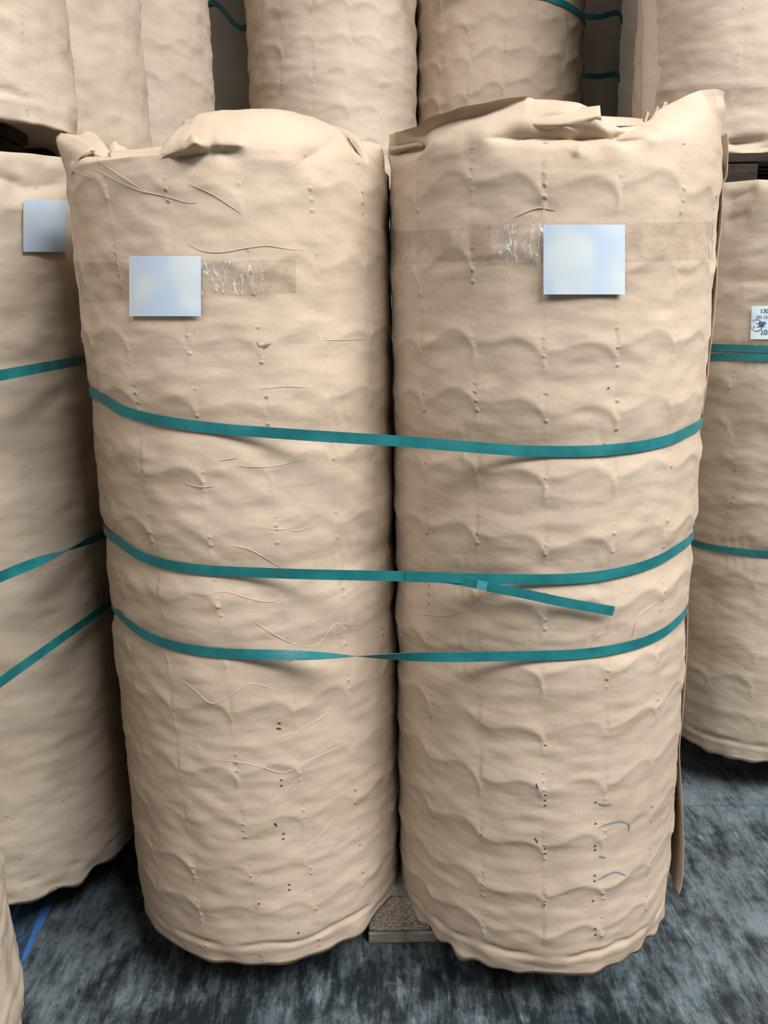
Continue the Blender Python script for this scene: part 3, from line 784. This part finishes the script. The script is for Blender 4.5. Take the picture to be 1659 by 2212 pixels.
FLcre = [
 [(201, 368), (216, 372), (249, 389), (278, 403), (305, 413), (327, 418), (360, 425), (399, 437), (425, 439)],
 [(206, 341), (240, 367), (274, 389), (307, 410)], [(149, 364), (180, 378), (201, 386)], [(408, 398), (460, 421), (520, 461)],
 [(405, 528), (440, 543), (481, 545), (527, 537), (574, 531), (615, 537), (655, 542)],
 [(400, 1043), (429, 1052), (463, 1051)], [(511, 1007), (549, 1009), (593, 1007), (627, 999), (663, 989)], [(472, 995), (492, 992), (513, 989)],
 [(578, 1142), (607, 1144), (631, 1140)], [(627, 1146), (646, 1146), (668, 1137)], [(496, 1178), (535, 1186), (569, 1203), (610, 1229)],
 [(417, 1284), (448, 1285), (482, 1278), (513, 1285), (535, 1292), (574, 1300), (598, 1296), (619, 1279), (636, 1262)],
 [(701, 1301), (737, 1287), (771, 1267)], [(545, 1342), (578, 1362), (607, 1379), (643, 1395)],
 [(643, 1396), (680, 1395), (701, 1377), (725, 1348), (761, 1350), (786, 1345)], [(384, 1462), (420, 1490), (461, 1521), (517, 1490), (548, 1477), (612, 1493), (640, 1477)],
 [(533, 1605), (615, 1590), (671, 1564), (707, 1539), (737, 1482)], [(563, 1751), (609, 1718), (650, 1677)], [(625, 1854), (691, 1805), (727, 1759)],
 [(461, 1641), (512, 1646), (560, 1655), (615, 1669), (681, 1636), (763, 1600)], [(543, 1907), (566, 1882), (589, 1853)], [(700, 735), (745, 734), (790, 733)], [(560, 840), (620, 835), (665, 838)]]
for pts in FLcre: stroke('crease', FLs, rFL, pts, 2.8, M_kraft_plain, .0002, True, 4, .0012)
FRcre = [[(900, 1245+80), (960, 1330), (1000, 1322)], [(1270, 1410), (1285, 1380), (1300, 1365)], [(1365, 1375), (1380, 1330), (1420, 1300)], [(1110, 470), (1160, 450), (1200, 455)]]
for pts in FRcre: stroke('crease', FRs, rFR, pts, 3.0, M_kraft_plain, .0002, True, 4, .0014)
for pts in ([(1291, 1736), (1306, 1739), (1321, 1738)], [(1291, 1789), (1317, 1779), (1342, 1775), (1359, 1782), (1358, 1797)], [(1294, 1850), (1308, 1853)], [(1291, 1902), (1314, 1889), (1332, 1884), (1354, 1892)]):
    stroke('pen_mark', FRs, rFR, pts, 4.2, M_ink, .0008, True, 4)
for pts in ([(1155, 1810), (1162, 1821)], [(1158, 1692), (1162, 1705)]): stroke('pen_mark', FRs, rFR, pts, 3.4, M_print, .0008, True, 4)
for pts in ([(556, 737), (560, 748), (572, 746), (586, 742)], [(568, 752), (580, 748)]): stroke('smudge', FLs, rFL, pts, 3.5, M_smudge, .0008, True, 4)
for pts in ([(597, 1573), (608, 1575)], [(600, 1562), (607, 1563)], [(592, 1778), (599, 1785)]): stroke('tear', FLs, rFL, pts, 4, M_dark, .0008, True, 3)
def pin_holes(roll, root, pts):
    for x, y in pts: stroke('pin_hole', roll, root, [(x-2.4, y), (x+2.4, y+.4)], 3.6, M_dark, .0012, True, 3)
pin_holes(FLs, rFL, [(608, 1685), (608, 1697), (613, 1801), (612, 1812), (625, 1911), (625, 1922), (559, 1952), (645, 2015)])
pin_holes(FRs, rFR, [(1178, 1718), (1177, 1729), (1178, 1740), (1177, 1834), (1178, 1844), (1287, 1733), (1287, 1779), (1286, 1827), (1286, 1836), (1285, 1891), (1285, 1903), (1281, 1946), (1286, 2007), (1287, 2019), (1176, 1955), (1178, 1610), (1305, 960), (1315, 838)])

# ------------------------------------------------------------------ loose paper sheets
def sheet(name, rows, root, mat, org, nu=6, nv=6, thick=.0006):
    """curved paper sheet through measured control points (px, py, depth Y)"""
    G = np.array([[on_y(*p) for p in r] for r in rows]) - np.array(org)
    G = catmull(G, nv); G = catmull(G.transpose(1, 0, 2), nu).transpose(1, 0, 2)
    o = link(name, grid_mesh(name, G), mat, root)
    m = o.modifiers.new('thickness', 'SOLIDIFY'); m.thickness = thick; m.offset = 0
    return o
from mathutils.bvhtree import BVHTree
def bvh(me):
    n = len(me.vertices); v = np.empty(n*3); me.vertices.foreach_get('co', v)
    return BVHTree.FromPolygons([tuple(x) for x in v.reshape(-1, 3)], [tuple(p.vertices) for p in me.polygons])
BT = {}
def sheet_on(name, rows, roll, me, root, mat, nu=6, nv=6, thick=.0006):
    """paper fold lying on a wrapper: control points (px, py, distance in front of the paper)"""
    if me.name not in BT: BT[me.name] = bvh(me)
    org = Vector((roll.c[0], roll.c[1], roll.zb)); G = []; last = 1.3
    for r in rows:
        g = []
        for px, py, of in r:
            d = Vector(ray(px, py)); h = BT[me.name].ray_cast(Vector(CO)-org, d)
            if h[0] is not None: last = h[3]
            g.append(np.array(Vector(CO)-org+d*(last-of)))
        G.append(g)
    G = catmull(np.array(G), nv); G = catmull(G.transpose(1, 0, 2), nu).transpose(1, 0, 2)
    o = link(name, grid_mesh(name, G), mat, root)
    m = o.modifiers.new('thickness', 'SOLIDIFY'); m.thickness = thick; m.offset = 0
    return o
oFL = (cFL[0], cFL[1], ZB1); oFR = (cFR[0], cFR[1], ZB1)
# folded ear at the far left of the front-left roll
sheet('paper_fold', [[(131, 287, 1.470), (165, 297, 1.435), (205, 322, 1.375)], [(121, 303, 1.462), (148, 317, 1.425), (184, 333, 1.372)],
                     [(134, 345, 1.455), (150, 350, 1.415), (168, 348, 1.378)], [(143, 374, 1.450), (150, 377, 1.412), (157, 374, 1.385)]], rFL, M_kraft_plain, oFL)
sheet('paper_fold', [[(138, 288, 1.475), (180, 294, 1.450), (216, 302, 1.430), (236, 326, 1.400)], [(150, 293, 1.455), (178, 309, 1.42), (206, 324, 1.385), (232, 336, 1.362)], [(156, 298, 1.45), (182, 318, 1.405), (206, 334, 1.37), (222, 342, 1.355)]], rFL, M_kraft_plain, oFL)
sheet('paper_fold', [[(166, 296, 1.50), (185, 284, 1.50), (202, 288, 1.495), (222, 306, 1.48), (238, 328, 1.46)], [(170, 304, 1.49), (190, 300, 1.49), (205, 304, 1.485), (222, 322, 1.47), (236, 338, 1.45)]], rFL, M_kraft_plain, oFL)
sheet('paper_fold', [[(232, 330, 1.42), (262, 325, 1.41), (300, 322, 1.39), (330, 318, 1.375), (352, 317, 1.37), (376, 324, 1.36)], [(236, 336, 1.385), (262, 336, 1.375), (300, 334, 1.36), (330, 328, 1.35), (352, 324, 1.345), (376, 328, 1.34)],
                     [(240, 343, 1.37), (262, 344, 1.36), (300, 344, 1.345), (330, 340, 1.335), (352, 338, 1.33), (376, 334, 1.325)]], rFL, M_kraft_plain, oFL)
sheet('paper_fold', [[(232, 314, 1.60), (246, 304, 1.60), (258, 312, 1.60), (276, 321, 1.60)], [(240, 326, 1.56), (250, 318, 1.57), (260, 322, 1.57), (274, 328, 1.57)], [(246, 334, 1.54), (254, 333, 1.54), (262, 334, 1.55), (272, 336, 1.55)]], rFL, M_kraft_plain, oFL)
sheet('paper_fold', [[(392, 270, 1.62), (400, 259, 1.62), (420, 258, 1.60)], [(394, 280, 1.60), (404, 276, 1.58), (418, 272, 1.58)], [(402, 290, 1.59), (408, 288, 1.57), (420, 284, 1.57)]], rFL, M_kraft_plain, oFL)
sheet_on('paper_fold', [[(366, 322, .004), (384, 312, .006), (400, 306, .008), (416, 291, .012), (436, 299, .008), (456, 312, .001)], [(356, 334, .003), (384, 326, .010), (402, 321, .016), (420, 308, .026), (434, 314, .014), (454, 318, .001)],
    [(348, 341, .001), (384, 338, .004), (402, 336, .006), (422, 332, .006), (436, 330, .004), (452, 326, .001)]], FLs, mFL[0], rFL, M_kraft_plain)
# collar of the front-left roll dipping towards the gap
sheet('paper_fold', [[(742, 282, 1.46), (760, 293, 1.50), (778, 303, 1.52), (800, 306, 1.53), (824, 314, 1.54)], [(752, 302, 1.44), (768, 312, 1.48), (786, 320, 1.50), (806, 326, 1.51), (828, 332, 1.52)],
                     [(764, 326, 1.42), (780, 334, 1.46), (796, 340, 1.48), (812, 345, 1.495), (830, 348, 1.51)], [(776, 350, 1.40), (790, 358, 1.43), (804, 364, 1.45), (818, 368, 1.47), (831, 372, 1.49)]], rFL, M_kraft_plain, oFL)
# loose vertical edge of paper on the right of the front-right roll
edge = [(1571, 285), (1573, 315), (1572, 350), (1570, 380), (1562, 405), (1559, 480), (1550, 560), (1549, 610), (1542, 690), (1533, 770), (1527, 830), (1519, 880), (1512, 930), (1508, 990), (1507, 1050), (1503, 1090),
        (1498, 1140), (1489, 1185), (1487, 1240), (1486, 1310), (1486, 1345), (1484, 1400), (1481, 1460), (1476, 1530), (1471, 1580), (1468, 1620), (1469, 1650), (1471, 1690), (1474, 1750), (1477, 1820), (1476, 1870), (1473, 1910), (1466, 1934)]
G = []
for px, py in edge:
    Q = on_y(px, py, 1.425); Qe = Q-np.array(oFR); z = Qe[2]; zz = min(max(z, .0), HC)
    lift = max(math.hypot(Qe[0], Qe[1])-float(FRs.rad(1.25, zz)), .002)
    A = FRs.pt(math.radians(128), zz, .0012); A[2] = z; B = FRs.pt(math.radians(100), zz, .001+lift*.8); B[2] = z
    G.append([A, B, Qe])
G = catmull(np.array(G), 4); G = catmull(G.transpose(1, 0, 2), 4).transpose(1, 0, 2)
o = link('wrapper_flap', grid_mesh('wrapper_flap', G), M_kraft_plain, rFR); m = o.modifiers.new('thickness', 'SOLIDIFY'); m.thickness = .0012; m.offset = 0
sheet_on('paper_fold', [[(1140, 262, -.004), (1200, 246, -.003), (1250, 234, -.003), (1296, 228, -.004)], [(1140, 267, -.002), (1200, 260, .008), (1245, 254, .008), (1298, 249, -.002)], [(1142, 272, -.003), (1200, 271, .005), (1245, 268, .005), (1300, 262, -.003)], [(1148, 277, -.004), (1200, 280, -.004), (1245, 279, -.004), (1300, 274, -.004)]], FRs, mFR[0], rFR, M_kraft_plain)
sheet_on('paper_fold', [[(842, 316, .002), (870, 313, .007), (900, 308, .008), (914, 311, .002)], [(841, 325, .012), (872, 321, .018), (904, 314, .014), (915, 318, .004)], [(843, 334, .002), (874, 329, .003), (902, 321, .003), (913, 322, .001)]], FRs, mFR[0], rFR, M_kraft_plain)
sheet_on('paper_fold', [[(1568, 310, -.003), (1600, 316, -.002), (1630, 320, -.002), (1668, 316, -.003)], [(1570, 325, .006), (1600, 329, .014), (1630, 333, .012), (1668, 330, .006)], [(1574, 337, .004), (1600, 339, .006), (1630, 342, .010), (1668, 346, .008)]], RUs, mRU[0], rRU, M_kraft_plain_pale)
# gathered tufts in the dip of the front-right collar
for (a, b, c_, d_) in (((1388, 262), (1396, 238), (1404, 250), (1398, 268)), ((1402, 256), (1418, 230), (1426, 236), (1416, 258)), ((1420, 246), (1432, 222), (1442, 222), (1436, 244))):
    sheet('paper_fold', [[a+(1.42,), b+(1.45,)], [((a[0]+d_[0])/2, (a[1]+d_[1])/2, 1.40), ((b[0]+c_[0])/2, (b[1]+c_[1])/2-2, 1.42)], [d_+(1.42,), c_+(1.45,)]], rFR, M_kraft_plain, oFR)
sheet('paper_fold', [[(1286, 250, 1.58), (1320, 252, 1.60), (1360, 254, 1.60), (1392, 258, 1.58)], [(1286, 268, 1.56), (1320, 272, 1.57), (1360, 272, 1.57), (1392, 272, 1.56)]], rFR, M_kraft_plain, oFR)
# seam of the upper right roll
G = []
for px, py in [(1392, -60), (1394, 0), (1396, 60), (1393, 110), (1394, 160), (1393, 220), (1392, 260), (1391, 300)]:
    th, z = [float(v[0]) for v in RUs.hit(px, py, .002)]; G.append([np.array([(RAD+q)*math.sin(th+k), -(RAD+q)*math.cos(th+k), z]) for k, q in ((.01, .014), (.10, .008), (.3, -.006))])
G = catmull(np.array(G), 4); G = catmull(G.transpose(1, 0, 2), 4).transpose(1, 0, 2)
o = link('wrapper_flap', grid_mesh('wrapper_flap', G), M_kraft_plain_pale, rRU); m = o.modifiers.new('thickness', 'SOLIDIFY'); m.thickness = .001; m.offset = 0

# ------------------------------------------------------------------ blue marking tape on the floor
def floor_strip(name, pts, mat, root, z=.0012):
    V = [on_z(px, py, 0) for px, py in pts]
    n = len(V); c = np.mean(V, 0)
    top = [(v[0], v[1], z) for v in V]; bot = [(v[0], v[1], .0002) for v in V]
    F = [tuple(range(n))]+[tuple((i, (i+1) % n, n+(i+1) % n, n+i)) for i in range(n)]
    return link(name, mesh(name, top+bot, F, False), mat, root)
def blue_mat(name, a, b, lo, hi):
    t = NT(name); oc = t.coord('Object'); f = t.noise(t.mapping(oc, (60, 25, 1)), 1, 5, .7)
    return t.base(t.mix(t.smooth(f, lo, hi), a, b), .55, t.bump(f, .2, .001))
M_blue = blue_mat('worn_blue_paint', (.05, .16, .42), (.05, .09, .15), .5, .72)
M_blue2 = blue_mat('faded_blue_paint', (.05, .10, .18), (.03, .045, .06), .35, .6)
fm = empty('floor_marking'); tag(fm, 'worn blue marking line painted on the floor at lower left', 'floor marking')
floor_strip('painted_edge', [(108, 1915), (132, 1915), (58, 2068), (42, 2085)], M_blue, fm)
floor_strip('painted_edge', [(58, 1915), (68, 1915), (30, 1985), (20, 1985)], M_blue, fm)
floor_strip('faded_center', [(68, 1915), (108, 1915), (42, 2085), (0, 2085), (-10, 2050), (30, 1985)], M_blue2, fm, .0009)
